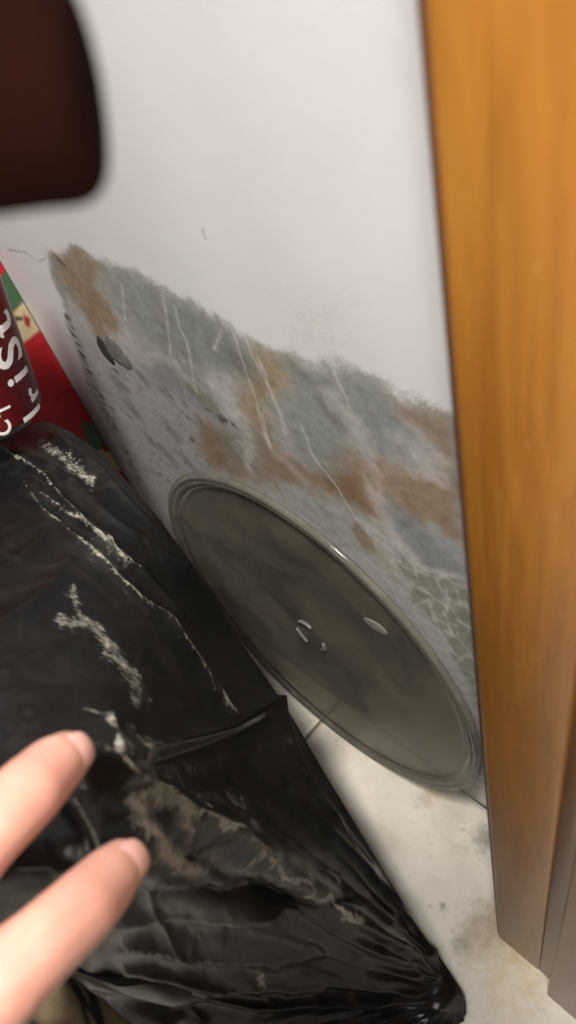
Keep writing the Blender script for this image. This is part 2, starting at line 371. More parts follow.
    o = obj('wall_back', me, 'wall'); tag(o, 'white painted wall with a band of green, brown and grey stains', None, None, 'structure')
    # black pit low on the stain: a torn hollow with a curled paint flap
    def pit(name, px, py, rx, rz, ang, mat, h):
        c = wp(px, py); bm = bmesh.new(); bmesh.ops.create_uvsphere(bm, u_segments=20, v_segments=10, radius=1)
        for v in bm.verts:
            k = 1 + 0.10 * math.sin(3 * math.atan2(v.co.z, v.co.x) + px)
            x, z = v.co.x * rx * k, v.co.z * rz * k
            v.co = Vector((c[0] + x * math.cos(ang) - z * math.sin(ang), WY + v.co.y * h, c[1] + x * math.sin(ang) + z * math.cos(ang)))
        return obj(name, bm, mat, o)
    tag(pit('mould_patch', 117, 353, 0.0125, 0.0125, 0.2, 'mouldgrey', 0.0008), 'grey round mould patch')
    tag(pit('mould_spot', 105, 350, 0.0065, 0.0115, 0.0, 'mould', 0.0012), 'black oval mould spot')
    return o
wall = build_wall()

# ------------------------------------------------------------------ tiled floor
def build_floor():
    root = obj('floor', box_bm(-1.6, 0.9, -1.4, 0.30, -0.03, -0.0025), 'grout', None, False)
    tag(root, 'cream tiled floor with dirty joints', None, None, 'structure')
    G = 0.0016; TX = [-1.257, -0.933, -0.608, -0.283, 0.042, 0.367]; TY = [-0.820, -0.495, -0.170, 0.1605]
    spots = [((505, 925), 0.020, 0.8, (0.16, 0.12, 0.07)), ((478, 930), 0.018, 0.6, (0.24, 0.20, 0.14)), ((530, 965), 0.030, 0.55, (0.42, 0.30, 0.13)), ((485, 838), 0.014, 0.75, (0.13, 0.12, 0.09)),
             ((440, 790), 0.016, 0.55, (0.36, 0.25, 0.11)), ((455, 850), 0.012, 0.4, (0.28, 0.25, 0.2)), ((345, 735), 0.02, 0.4, (0.36, 0.30, 0.22)), ((265, 668), 0.015, 0.6, (0.16, 0.14, 0.12)),
             ((460, 945), 0.010, 0.6, (0.16, 0.14, 0.1)), ((443, 905), 0.004, 0.8, (0.1, 0.09, 0.07)), ((500, 1000), 0.03, 0.35, (0.46, 0.36, 0.18)), ((420, 800), 0.01, 0.5, (0.3, 0.26, 0.2))]
    for i in range(5):
        for j in range(3):
            x0, x1, y0, y1 = TX[i] + G, TX[i + 1] - G, TY[j] + G, TY[j + 1] - G
            near = (i in (2, 3) and j == 2)
            n = 110 if near else 6
            us = np.linspace(x0, x1, n); vs = np.linspace(y0, y1, n)
            X, Y = np.meshgrid(us, vs, indexing='ij'); X = X.ravel(); Y = Y.ravel()
            e = np.minimum(np.minimum(X - x0, x1 - X), np.minimum(Y - y0, y1 - Y))
            Zt = -0.0012 * (1 - sst(0, 0.003, e)) if near else 0 * X
            V = list(np.c_[X, Y, Zt]); Fc = grid_faces(n, n)
            Fc = [f[::-1] for f in Fc]; k = len(V)
            ring = [i2 * n for i2 in range(n)] + [(n - 1) * n + j2 for j2 in range(1, n)] + [i2 * n + n - 1 for i2 in range(n - 2, -1, -1)] + [j2 for j2 in range(n - 2, 0, -1)]
            for q in ring: V.append((X[q], Y[q], -0.006))
            for q in range(len(ring)):
                q2 = (q + 1) % len(ring); Fc.append((ring[q], k + q, k + q2, ring[q2]))
            me = pyd('tile', V, Fc)
            C = np.tile([0.3, 0.25, 0.18], (len(V), 1)); A = np.zeros(len(V))
            if near:
                VX = np.array([v[0] for v in V]); VY = np.array([v[1] for v in V])
                for (px, py), rad, op, col in spots:
                    p = onz(px, py); m = op * np.exp(-((VX - p[0]) ** 2 + (VY - p[1]) ** 2) / rad ** 2)
                    C = (C * (A * (1 - m))[:, None] + np.array(col)[None] * m[:, None]) / np.maximum(m + A * (1 - m), 1e-5)[:, None]; A = m + A * (1 - m)
            color_attr(me, 'dirt', np.c_[C, A])
            obj('tile', me, 'floor', root, False)
    return root
build_floor()

# ------------------------------------------------------------------ wooden cabinet at the right
def build_cabinet():
    root = empty('wooden_cabinet', (0.2, 0.12, 0)); tag(root, 'orange varnished wooden cabinet standing against the stained wall', 'cabinet')
    def part(name, bm, mat, sm=True):
        o = obj(name, bm, mat, root, sm); o.matrix_parent_inverse = Matrix.Translation((-0.2, -0.12, 0)); return o
    part('side_panel', box_bm(-0.072, -0.0395, 0.090, 0.108, 0.0, 0.95, 0.0022, 3), 'wood')
    tag(part('edge_strip', box_bm(-0.0397, -0.0285, 0.0906, 0.108, 0.0, 0.95, 0.0006, 1), 'wood2'), 'narrow darker wood strip')
    tag(part('stile', box_bm(-0.0288, 0.030, 0.0815, 0.110, -0.0, 0.95, 0.0016, 2), 'wood3'), 'paler wooden upright standing proud')
    tag(part('edge_band', box_bm(-0.0738, -0.0716, 0.0915, 0.108, 0.0, 0.95, 0.0006, 1), 'wood_dark'), 'dark brown edge band')
    part('body', box_bm(-0.070, 0.52, 0.1075, 0.156, 0.0, 0.94, 0.002, 1), 'wood2')
    part('door', box_bm(0.032, 0.50, 0.086, 0.107, 0.06, 0.93, 0.003, 2), 'wood')
    part('cabinet_top', box_bm(-0.080, 0.53, 0.072, 0.157, 0.95, 0.972, 0.004, 2), 'wood')
    return root
build_cabinet()

# ------------------------------------------------------------------ glass turntable plate leaning on the wall
def build_plate():
    root = empty('turntable_plate', (-0.265, 0.134, 0.0)); tag(root, 'dusty smoked glass microwave turntable plate leaning against the stained wall', 'plate')
    lean = math.radians(3.6); up = Vector((0, math.sin(lean), math.cos(lean))); fr = Vector((0, -math.cos(lean), math.sin(lean))); rt = up.cross(fr)
    cen = Vector((-0.265, 0.134, 0.001)) + up * 0.150
    MW = Matrix((rt.to_4d(), up.to_4d(), fr.to_4d(), (0, 0, 0, 1))).transposed()
    for i in range(3): MW[i][3] = cen[i]
    MW[3][0] = MW[3][1] = MW[3][2] = 0; MW[3][3] = 1
    inv = Matrix.Translation(-root.location)
    def part(name, bm, mat, parent=None):
        bm.transform(MW); o = obj(name, bm, mat, parent or root)
        o.matrix_parent_inverse = Matrix.Translation((0.265, -0.134, 0)); return o
    disc = part('disc', lathe([(0, -0.0022), (0.132, -0.0022), (0.1360, -0.0018), (0.1385, -0.0004), (0.1385, -0.0040), (0.1365, -0.0056), (0.132, -0.0060), (0, -0.0060)], 128), 'glass')
    rim = part('rim', lathe([(0.1385, -0.0004), (0.1410, 0.0012), (0.1430, 0.0018), (0.1440, 0.0012), (0.1452, 0.0020), (0.1475, 0.0024), (0.1495, 0.0012), (0.150, -0.0006), (0.1485, -0.0020), (0.144, -0.0024), (0.1410, -0.0028), (0.1385, -0.0040)], 128), 'glass_rim')
    def arc(r, a0, a1, wd, h):
        bm = bmesh.new(); prev = None; n = 12; first = None
        for k in range(n + 1):
            a = a0 + (a1 - a0) * k / n; s = wd * math.sin(math.pi * min(max(k / n, 0.04), 0.96)) ** 0.5
            vs = [bm.verts.new(((r + dx) * math.cos(a), (r + dx) * math.sin(a), z)) for dx, z in ((-s, -0.0023), (-s * .5, -0.0022 + h), (s * .5, -0.0022 + h), (s, -0.0023))]
            if prev:
                for q in range(3): bm.faces.new((prev[q], vs[q], vs[q + 1], prev[q + 1]))
            else: bm.faces.new(vs)
            prev = vs
        bm.faces.new(prev[::-1]); bmesh.ops.recalc_face_normals(bm, faces=bm.faces[:]); return bm
    for k in range(3):
        a = math.radians(100 + 120 * k); o = part('coupling_ridge', arc(0.014, a - 0.5, a + 0.5, 0.0022, 0.0016), 'frost', None)
    # pale oval spot laid on the glass
    p = ony(368, 634, float(cen.y)); q = MW.inverted() @ Vector(p)
    bm = bmesh.new(); bmesh.ops.create_uvsphere(bm, u_segments=16, v_segments=8, radius=1)
    for v in bm.verts:
        k = 1 + 0.15 * math.sin(2 * math.atan2(v.co.y, v.co.x) + 1); v.co = Vector((q.x + v.co.x * 0.0085 * k, q.y + v.co.y * 0.0062 * k, -0.0022 + v.co.z * 0.0006))
    tag(part('pale_spot', bm, 'pale_matte'), 'pale oval spot')
    return root
build_plate()

# ------------------------------------------------------------------ printed gift box beside the wall
def build_gift_box():
    root = empty('gift_box', (-0.60, 0.10, 0)); tag(root, 'red Christmas gift box printed with green and cream, standing against the wall', 'box')
    X1 = -0.4965; Y0, Y1, Z1 = 0.115, WY - 0.001, 0.425
    ys = np.linspace(Y0, Y1, 70); zs = np.linspace(0, Z1, 260)
    Y, Z = np.meshgrid(ys, zs, indexing='ij'); Y = Y.ravel(); Z = Z.ravel()
    RED = np.array([0.42, 0.012, 0.020]); GRN = np.array([0.055, 0.125, 0.060]); CRM = np.array([0.55, 0.43, 0.26]); DK = np.array([0.02, 0.02, 0.015])
    C = np.tile(RED, (Y.size, 1))
    q = lambda px, py: tuple(onx(px, py, X1)[1:])
    def poly(px, col, soft=0.0012):
        m = 1 - sst(-soft, soft, poly_sd(Y, Z, [q(*p) for p in px])); C[:] = C * (1 - m[:, None]) + col * m[:, None]
    poly([(-15, 300), (8, 266), (40, 322), (14, 345)], GRN)
    poly([(5, 322), (25, 300), (42, 328), (26, 341), (10, 352)], CRM)
    poly([(12, 316), (22, 317), (24, 320), (16, 321)], DK); poly([(23, 314), (30, 318), (30, 328), (25, 325)], np.array([0.33, 0.03, 0.02]))
    poly([(34, 313), (40, 318), (44, 330), (36, 324)], DK)
    poly([(80, 420), (94, 424), (108, 448), (90, 455)], GRN); poly([(90, 455), (108, 446), (122, 470), (100, 480)], CRM)
    poly([(101, 445), (107, 446), (110, 452), (104, 452)], RED * 0.6)
    V = [(X1, y, z) for y, z in zip(Y, Z)]
    o = obj('printed_side', pyd('printed_side', V, grid_faces(len(ys), len(zs))), 'print', root, False); color_attr(o.data, 'print', np.c_[C, np.ones(Y.size)])
    o.matrix_parent_inverse = Matrix.Translation((0.60, -0.10, 0)); tag(o, 'red side printed with green and cream')
    b = obj('carton', box_bm(-0.78, X1 - 0.0006, Y0, Y1, 0, Z1, 0.0012, 1), 'print', root, False); color_attr(b.data, 'print', np.tile(np.r_[0.02, 0.045, 0.028, 1], (len(b.data.vertices), 1)))
    b.matrix_parent_inverse = o.matrix_parent_inverse.copy()
    l = obj('lid', box_bm(-0.784, X1 + 0.0015, Y0 - 0.003, Y1, Z1 - 0.02, Z1 + 0.003, 0.001, 1), 'print', root, False); color_attr(l.data, 'print', np.tile(np.r_[GRN, 1], (len(l.data.vertices), 1)))
    l.matrix_parent_inverse = o.matrix_parent_inverse.copy()
build_gift_box()

# ------------------------------------------------------------------ black rubbish bag
def interp(pts, t, c=2):
    p = np.array(pts, float); d = np.r_[0, np.cumsum(np.hypot(*(p[1:, :2] - p[:-1, :2]).T))]; d /= d[-1]
    return np.array([np.interp(t, d, p[:, k]) for k in range(p.shape[1])]).T
SIL = [(-300, 520, .33), (-180, 470, .335), (-80, 445, .335), (0, 430, .335), (45, 420, .332), (72, 432, .332), (100, 452, .330), (150, 507, .315), (200, 574, .270), (240, 641, .200), (262, 672, .178), (285, 705, .160), (330, 782, .128), (380, 864, .092), (420, 930, .066), (446, 970, .046), (462, 996, .034), (465, 1012, .028)]
LOW = [(-300, 760, .41), (-200, 860, .43), (-60, 938, .425), (55, 962, .375), (95, 993, .318), (135, 1026, .265), (200, 1070, .19), (300, 1085, .11), (400, 1070, .065), (440, 1045, .030), (455, 1030, .026)]
INN = [(0, 500, .352), (0, 600, .395), (0, 700, .435), (-100, 700, .43), (-100, 560, .38), (60, 520, .345), (100, 600, .362), (60, 680, .415), (150, 590, .325), (160, 700, .365), (200, 650, .292), (235, 700, .262), (278, 708, .205),
       (95, 745, .445), (60, 800, .447), (130, 800, .425), (0, 880, .447), (150, 870, .415), (100, 930, .398), (200, 825, .352), (225, 760, .282), (300, 800, .178), (280, 873, .262), (350, 918, .168), (360, 860, .118), (400, 945, .098), (425, 962, .066),
       (220, 900, .305), (250, 950, .205), (180, 960, .262), (320, 980, .115), (390, 1000, .062), (150, 1000, .262), (425, 1000, .044), (260, 1020, .140)]
def build_bag():
    P = np.array(SIL + LOW + INN); XY = P[:, :2] / 400.0; n = len(P)
    def K(A, B):
        d2 = ((A[:, None] - B[None]) ** 2).sum(-1); return np.where(d2 > 0, 0.5 * d2 * np.log(np.maximum(d2, 1e-12)), 0)
    L = np.zeros((n + 3, n + 3)); L[:n, :n] = K(XY, XY) + 0.0008 * np.eye(n); L[:n, n] = 1; L[:n, n + 1:] = XY; L[n:, :n] = L[:n, n:].T
    W = np.linalg.solve(L, np.r_[P[:, 2], 0, 0, 0])
    NU, NV = 360, 240
    tu = np.linspace(0, 1, NU); tv = np.linspace(0, 1, NV)
    tu = 0.15 * tu + 0.85 * (np.interp(tu, [0, 0.2, 1.0], [0, 0.30, 1.0]))
    S = interp(SIL, tu)[:, :2]; Lw = interp(LOW, np.interp(tu, [0, .3, .55, 1], [0, .30, .55, 1]))[:, :2]
    for _ in range(6): S[1:-1] = (S[:-2] + 2 * S[1:-1] + S[2:]) / 4; Lw[1:-1] = (Lw[:-2] + 2 * Lw[1:-1] + Lw[2:]) / 4
    PX = S[:, None] * (1 - tv[None, :, None]) + Lw[:, None] * tv[None, :, None]
    x = PX[..., 0].ravel(); y = PX[..., 1].ravel(); q = np.c_[x, y] / 400.0
    Z = K(q, XY) @ W[:n] + W[n] + q @ W[n + 1:]
    Z = np.clip(Z, 0.006, 0.452)
    rays = (M @ np.c_[x - CX, y - CY, np.full(x.size, F)].T).T
    V = O + rays * ((Z - H) / rays[:, 2])[:, None]
    # folds of the film
    disp = np.zeros(x.size); v_edge = np.minimum(1, np.tile(tv, NU) / 0.02)
    def crease(pts, wd, amp, sharp=True):
        nonlocal disp
        d = seg_dist(x, y, pts); disp += amp * (np.exp(-d / wd) if sharp else np.exp(-(d / wd) ** 2))
    RIDGE = [(104, 726), (108, 762), (121, 781), (147, 794), (206, 829), (279, 877), (352, 921), (420, 955)]
    crease(RIDGE, 11, 0.0085); crease([(p[0] - 8, p[1] + 24) for p in RIDGE[4:7]], 12, -0.004, False); crease([(25, 488), (41, 513), (90, 553), (135, 599), (167, 621), (199, 666), (230, 716)], 7, 0.004)
    crease([(0, 450), (45, 479), (90, 535), (135, 571), (180, 620)], 5, 0.0045); crease([(41, 497), (70, 515), (108, 549)], 4, 0.003); crease([(20, 455), (60, 470), (110, 520), (180, 570)], 6, 0.004)
    crease([(60, 440), (100, 470), (150, 530), (190, 580)], 6, 0.005)
    crease([(140, 752), (180, 742), (230, 728), (276, 704)], 8, 0.006); crease([(276, 704), (300, 760), (350, 850), (430, 950)], 7, 0.004); crease([(150, 765), (200, 748), (260, 722)], 5, -0.003)
    crease([(290, 745), (340, 830), (420, 950)], 8, -0.004)
    crease([(60, 800), (80, 830), (90, 860)], 5, 0.004); crease([(-20, 640), (40, 600), (70, 560)], 9, 0.003); crease([(-30, 700), (30, 665), (75, 640)], 8, 0.003); crease([(-30, 590), (20, 560), (45, 535)], 7, 0.003); crease([(110, 900), (200, 895), (300, 905)], 9, -0.006); crease([(90, 925), (180, 918), (290, 912), (400, 955)], 6, 0.005)
    crease([(120, 962), (220, 985), (330, 975), (430, 985)], 7, 0.006); crease([(120, 940), (230, 955), (330, 950), (430, 972)], 6, 0.005); crease([(140, 985), (250, 1005), (360, 998), (430, 995)], 6, 0.005); crease([(260, 880), (300, 905), (350, 900)], 6, -0.005)
    for pts in ([(228, 785), (330, 878), (385, 922)], [(250, 768), (345, 866), (390, 915)], [(285, 785), (365, 874), (395, 905)], [(300, 775), (370, 868)], [(190, 790), (260, 830), (330, 885)]): crease(pts, 5, 0.0032)
    tx, ty = 452.0, 985.0; r = np.hypot(x - tx, y - ty); th = np.arctan2(y - ty, x - tx)       # film gathered at the knotted corner
    fan = np.sin(th * 23 + 3 * fbm(x / 120, y / 120) * 2) * 0.6 + np.sin(th * 41 + 1.7 + 5 * fbm(x / 90 + 5, y / 90)) * 0.4
    low = sst(-0.2, 0.3, (y - (700 + (x - 60) * 0.66)) / 100.0)
    disp += fan * 0.0028 * sst(15, 60, r) * (1 - sst(250, 420, r)) * (0.6 + 0.4 * low)
    crn = (fbm(x / 46 + y / 70, y / 46 - x / 130, 4) - 0.5); disp += crn * 0.0035 * (0.4 + 0.9 * low)
    rid = 1 - np.abs(2 * fbm(x / 60 + 40, y / 60 + 3, 3) - 1) * 2.2; disp += np.clip(rid, 0, 1) ** 3 * 0.0013 * (0.3 + low)
    k = np.hypot((x - 438) / 26, (y - 996) / 20); disp += 0.009 * np.exp(-k ** 2 * 1.2) - 0.006 * np.exp(-(np.hypot(x - 425, y - 985) / 10) ** 2)
    near_hand = np.exp(-(seg_dist(x, y, [(75, 750), (20, 810), (0, 860)]) / 45) ** 2) + np.exp(-(seg_dist(x, y, [(125, 862), (80, 910), (0, 990)]) / 45) ** 2)
    disp = np.minimum(disp, 0.013) * (1 - 0.8 * np.clip(near_hand, 0, 1)) * v_edge
    G = V.reshape(NU, NV, 3); du = np.gradient(G, axis=0); dv = np.gradient(G, axis=1); nrm = np.cross(du, dv); nrm /= np.linalg.norm(nrm, axis=2, keepdims=True) + 1e-12
    view = (O - V).reshape(NU, NV, 3); nrm *= np.sign((nrm * view).sum(-1, keepdims=True))
    G = G + nrm * disp.reshape(NU, NV, 1); G[..., 2] = np.maximum(G[..., 2], 0.004)
    dust = np.zeros(x.size)
    def smear(pts, wd, a):
        nonlocal dust
        dust = np.maximum(dust, a * np.exp(-(seg_dist(x + (fbm(x / 14, y / 14) - .5) * 16, y + (fbm(x / 14 + 8, y / 14) - .5) * 16, pts) / wd) ** 2))
    smear([(72, 592), (85, 620), (112, 650), (142, 697)], 9, 0.60); smear([(60, 622), (85, 628)], 7, 0.6)
    smear([(128, 800), (145, 825), (165, 855), (200, 872)], 11, 0.95); smear([(135, 798), (180, 815), (192, 850)], 8, 0.85); smear([(45, 448), (70, 468), (92, 484)], 8, 0.6)
    smear([(242, 850), (246, 862), (240, 872)], 4, 0.75); smear([(225, 795), (250, 820)], 7, 0.55); smear([(185, 845), (260, 880), (320, 900)], 12, 0.42); smear([(190, 934), (196, 940)], 4, 0.7); smear([(255, 968), (260, 972)], 4, 0.7)
    for pts in (RIDGE[:6], [(25, 488), (41, 513), (90, 553), (135, 599), (167, 621), (199, 666), (230, 716)], [(0, 450), (45, 479), (90, 535), (135, 571)], [(41, 497), (108, 549)], [(85, 710), (104, 726)], [(165, 745), (178, 790), (200, 812)], [(75, 800), (90, 830), (96, 850)]):
        d = seg_dist(x + (fbm(x / 20, y / 20) - .5) * 6, y, pts); dust = np.maximum(dust, 0.85 * np.exp(-(d / 1.5) ** 2) * (0.55 + 0.9 * (fbm(x / 30 + 2, y / 30) - 0.2))); dust = np.maximum(dust, 0.22 * np.exp(-(d / 11) ** 2))
    smear([(120, 745), (150, 770), (180, 770)], 22, 0.5); smear([p for p in RIDGE[:7]], 2.2, 0.95)
    # sides: carry the rim of the film down to the floor
    loop = [(i, 0) for i in range(NU)] + [(NU - 1, j) for j in range(1, NV)] + [(i, NV - 1) for i in range(NU - 2, -1, -1)] + [(0, j) for j in range(NV - 2, 0, -1)]
    VV = list(G.reshape(-1, 3)); Fc = grid_faces(NU, NV); idx = [i * NV + j for i, j in loop]; cen = np.array([-0.24, 0.0])
    dd = list(dust); prev = idx; steps = 7
    base = np.array([VV[q] for q in idx])
    for s in range(1, steps + 1):
        t = s / steps; cur = []
        for c, b in enumerate(base):
            inw = (cen - b[:2]); ln = np.linalg.norm(inw) + 1e-9; pull = min(0.10 * t * b[2] + 0.010 * math.sin(c * 0.21) * t * (1 - t) + 0.006 * math.sin(c * 0.067 + s), 0.5 * ln)
            pull = max(pull, 0.004 * t)
            VV.append((b[0] + inw[0] / ln * pull, b[1] + inw[1] / ln * pull, b[2] * (1 - t) + 0.001 * t)); cur.append(len(VV) - 1); dd.append(0.0)
        m = len(loop)
        for c in range(m): Fc.append((prev[c], prev[(c + 1) % m], cur[(c + 1) % m], cur[c]))
        prev = cur
    me = pyd('rubbish_bag', VV, Fc); float_attr(me, 'dust', dd)
    bm = bmesh.new(); bm.from_mesh(me); bmesh.ops.recalc_face_normals(bm, faces=bm.faces[:]); bm.to_mesh(me); bm.free()
    o = obj('rubbish_bag', me, 'bag'); tag(o, 'dusty black plastic rubbish bag slumped on the tiled floor under the hand', 'rubbish bag')
build_bag()

# ------------------------------------------------------------------ maroon drink can leaning behind the bag
def build_can():
    B = Vector(dep(-9.5, 421, 0.45)); ax = Vector((-0.02, 0.22, 0.97)).normalized()
    root = empty('drink_can', B); tag(root, 'maroon drink can with white lettering resting on the black bag', 'can')
    tocam = Vector(O) - B; e1 = (tocam - ax * tocam.dot(ax)).normalized(); e2 = ax.cross(e1)
    if e2.dot(Vector(M[:, 0])) > 0: e2 = -e2                           # e2 points to the photo's left
    R = 0.0331
    MW = Matrix(((e1.x, -e2.x, ax.x, 0), (e1.y, -e2.y, ax.y, 0), (e1.z, -e2.z, ax.z, 0), (0, 0, 0, 1)))
    def part(name, bm, mat, parent=root):
        bm.transform(MW); return obj(name, bm, mat, parent)
    part('body', lathe([(0.0322, 0.0068), (0.0328, 0.0078), (R, 0.0095), (R, 0.100), (0.0322, 0.104), (0.0290, 0.1105), (0.0270, 0.1145)], 72), 'can')
    tag(part('base', lathe([(0, 0.010), (0.015, 0.008), (0.022, 0.002), (0.024, 0.0002), (0.0265, 0.0005), (0.0295, 0.0034), (0.0324, 0.0070)], 72), 'silver'), 'bare metal base')
    lid = part('lid', lathe([(0, 0.1140), (0.022, 0.1140), (0.0235, 0.1125), (0.0250, 0.1165), (0.0268, 0.1175), (0.0276, 0.1160), (0.0270, 0.1140)], 72), 'silver')
    tb = bmesh.new(); bmesh.ops.create_cube(tb, size=1)
    for v in tb.verts: v.co = Vector((v.co.x * 0.024 + 0.004, v.co.y * 0.013, 0.1156 + v.co.z * 0.001))
    bmesh.ops.bevel(tb, geom=[e for e in tb.edges if abs((e.verts[0].co - e.verts[1].co).z) > 5e-4], offset=0.006, segments=4, affect='EDGES'); part('pull_tab', tb, 'silver', lid)
    # lettering wrapped round the can, running up it
    inv = MW.inverted()
    def hit(px, py):
        r = Vector(ray(px, py)).normalized(); o = inv @ (Vector(O) - B); d = inv.to_3x3() @ r
        a = d.x ** 2 + d.y ** 2; b = 2 * (o.x * d.x + o.y * d.y); c = o.x ** 2 + o.y ** 2 - R * R; D = b * b - 4 * a * c
        t = (-b - math.sqrt(max(D, 0))) / (2 * a); p = o + d * t; return math.atan2(-p.y, p.x), p.z   # angle towards the photo's left, height
    def glyph(ch, px, py, size, stretch=1.0):
        cu = bpy.data.curves.new('g', 'FONT'); cu.body = ch; cu.size = size; cu.align_x = 'CENTER'; cu.align_y = 'CENTER'; cu.offset = size * 0.022; cu.resolution_u = 4
        t = bpy.data.objects.new('g', cu); COL.objects.link(t); dg = bpy.context.evaluated_depsgraph_get(); me = bpy.data.meshes.new_from_object(t.evaluated_get(dg)); bpy.data.objects.remove(t); bpy.data.curves.remove(cu)
        bm = bmesh.new(); bm.from_mesh(me); bpy.data.meshes.remove(me)
        for _ in range(2):
            lg = [e for e in bm.edges if e.calc_length() > size * 0.10]
            if lg: bmesh.ops.subdivide_edges(bm, edges=lg, cuts=1)
        bmesh.ops.triangulate(bm, faces=bm.faces[:])
        f0, h0 = hit(px, py)
        for v in bm.verts:
            f = f0 + v.co.y * stretch / R; h = h0 + v.co.x; v.co = Vector(((R + 0.00025) * math.cos(f), -(R + 0.00025) * math.sin(f), h))
        tag(part('letter', bm, 'ink', body_), None)
    body_ = [c for c in root.children if c.name.startswith('body')][0]
    for ch, px, py, s in (('l', 34, 412, 0.024), ('r', 33, 394, 0.023), ('i', 20, 376, 0.028), ('S', 12, 352, 0.031), ('t', 2, 326, 0.031), ('C', 4, 428, 0.013), ('T', 4, 409, 0.012)): glyph(ch, px, py, s)
build_can()

# ------------------------------------------------------------------ tan printed sack low beside the bag
def build_sack():
    root = empty('cloth_sack', (-0.22, -0.17, 0)); tag(root, 'tan printed cloth sack half hidden beside the hand and black bag', 'sack')
    n, m = 72, 40; V = []; C = []
    TANC = np.array([0.46, 0.36, 0.215]); DK = np.array([0.025, 0.022, 0.018]); RED = np.array([0.30, 0.012, 0.012])
    for j in range(m):
        t = j / (m - 1)
        for i in range(n):
            a = 2 * math.pi * i / n; s = 1 - 0.10 * math.sin(math.pi * t) * math.sin(5 * a) * 0.3
            prof = min(1.0, 0.92 + 0.2 * math.sin(math.pi * t * 0.9)) if t < 0.75 else 1.0 - 0.998 * ((t - 0.75) / 0.25) ** 2
            h = 0.20 * min(t / 0.75, 1) + (0.035 * math.sin((t - 0.75) / 0.25 * math.pi / 2) if t > 0.75 else 0)
            x = -0.235 + 0.095 * prof * s * math.cos(a); y = -0.182 + 0.085 * prof * s * math.sin(a)
            h += 0.006 * (fbm(np.array([x * 60]), np.array([y * 60 + t * 3]))[0] - 0.5) * (j > 0)
            V.append((x, y, max(h, 0.0))); nz = fbm(np.array([x * 90 + 3]), np.array([y * 140 + h * 60]), 3)[0]
            c = TANC.copy()
            if nz > 0.58: c = DK
            if x < -0.232 and y < -0.125: c = RED
            C.append((*c, 1))
    Fc = [(j * n + i, j * n + (i + 1) % n, (j + 1) * n + (i + 1) % n, (j + 1) * n + i) for j in range(m - 1) for i in range(n)]
    o = obj('cloth', pyd('cloth', V, Fc), 'kraft', root); color_attr(o.data, 'print', C); o.matrix_parent_inverse = Matrix.Translation((0.22, 0.17, 0))
    bm = bmesh.new()                                                    # drawstring round the neck
    bmesh.ops.create_circle(bm, segments=40, radius=1)
    bm.free()
    pts = []
    bm = bmesh.new(); ringv = []
    for i in range(48):
        a = 2 * math.pi * i / 48; c = Vector((-0.235 + 0.040 * math.cos(a), -0.182 + 0.036 * math.sin(a), 0.2335)); o_ = Vector((math.cos(a), math.sin(a), 0))
        ringv.append([bm.verts.new(c + (o_ * math.cos(b) + Vector((0, 0, 1)) * math.sin(b)) * 0.0025) for b in (0, 1.05, 2.09, 3.14, 4.19, 5.24)])
    for i in range(48):
        for k in range(6): bm.faces.new((ringv[i][k], ringv[(i + 1) % 48][k], ringv[(i + 1) % 48][(k + 1) % 6], ringv[i][(k + 1) % 6]))
    d = obj('drawstring', bm, 'grout', root); d.matrix_parent_inverse = Matrix.Translation((0.22, 0.17, 0))
build_sack()

# ------------------------------------------------------------------ hands
def blob_mesh(chains, extra=(), voxel=0.0012, smooth=6, add=None):
    bm = bmesh.new()
    def ball(c, r):
        g = bmesh.ops.create_icosphere(bm, subdivisions=2 if not hasattr(r, '__len__') and r < 0.013 else 3, radius=1)
        rr = r if hasattr(r, '__len__') else (r, r, r)
        for v in g['verts']: v.co = Vector((c[0] + v.co.x * rr[0], c[1] + v.co.y * rr[1], c[2] + v.co.z * rr[2]))
    for pts in chains:                                              # list of (position, radius)
        for (a, ra), (b, rb) in zip(pts, pts[1:]):
            a = np.array(a); b = np.array(b); n = max(2, int(np.linalg.norm(b - a) / (0.0016 if max(ra, rb) < 0.013 else 0.0032)))
            for k in range(n + 1):
                t = k / n; ball(a + (b - a) * t, ra + (rb - ra) * t)
    for c, r in extra: ball(c, r)
    if add: add(bm)
    me = bpy.data.meshes.new('blob'); bm.to_mesh(me); bm.free()
    o = bpy.data.objects.new('blob', me); COL.objects.link(o)
    md = o.modifiers.new('r', 'REMESH'); md.mode = 'VOXEL'; md.voxel_size = voxel; md.use_smooth_shade = True
    sm = o.modifiers.new('s', 'SMOOTH'); sm.factor = 0.5; sm.iterations = smooth
    dg = bpy.context.evaluated_depsgraph_get(); out = bpy.data.meshes.new_from_object(o.evaluated_get(dg)); bpy.data.objects.remove(o); bpy.data.meshes.remove(me)
    return out
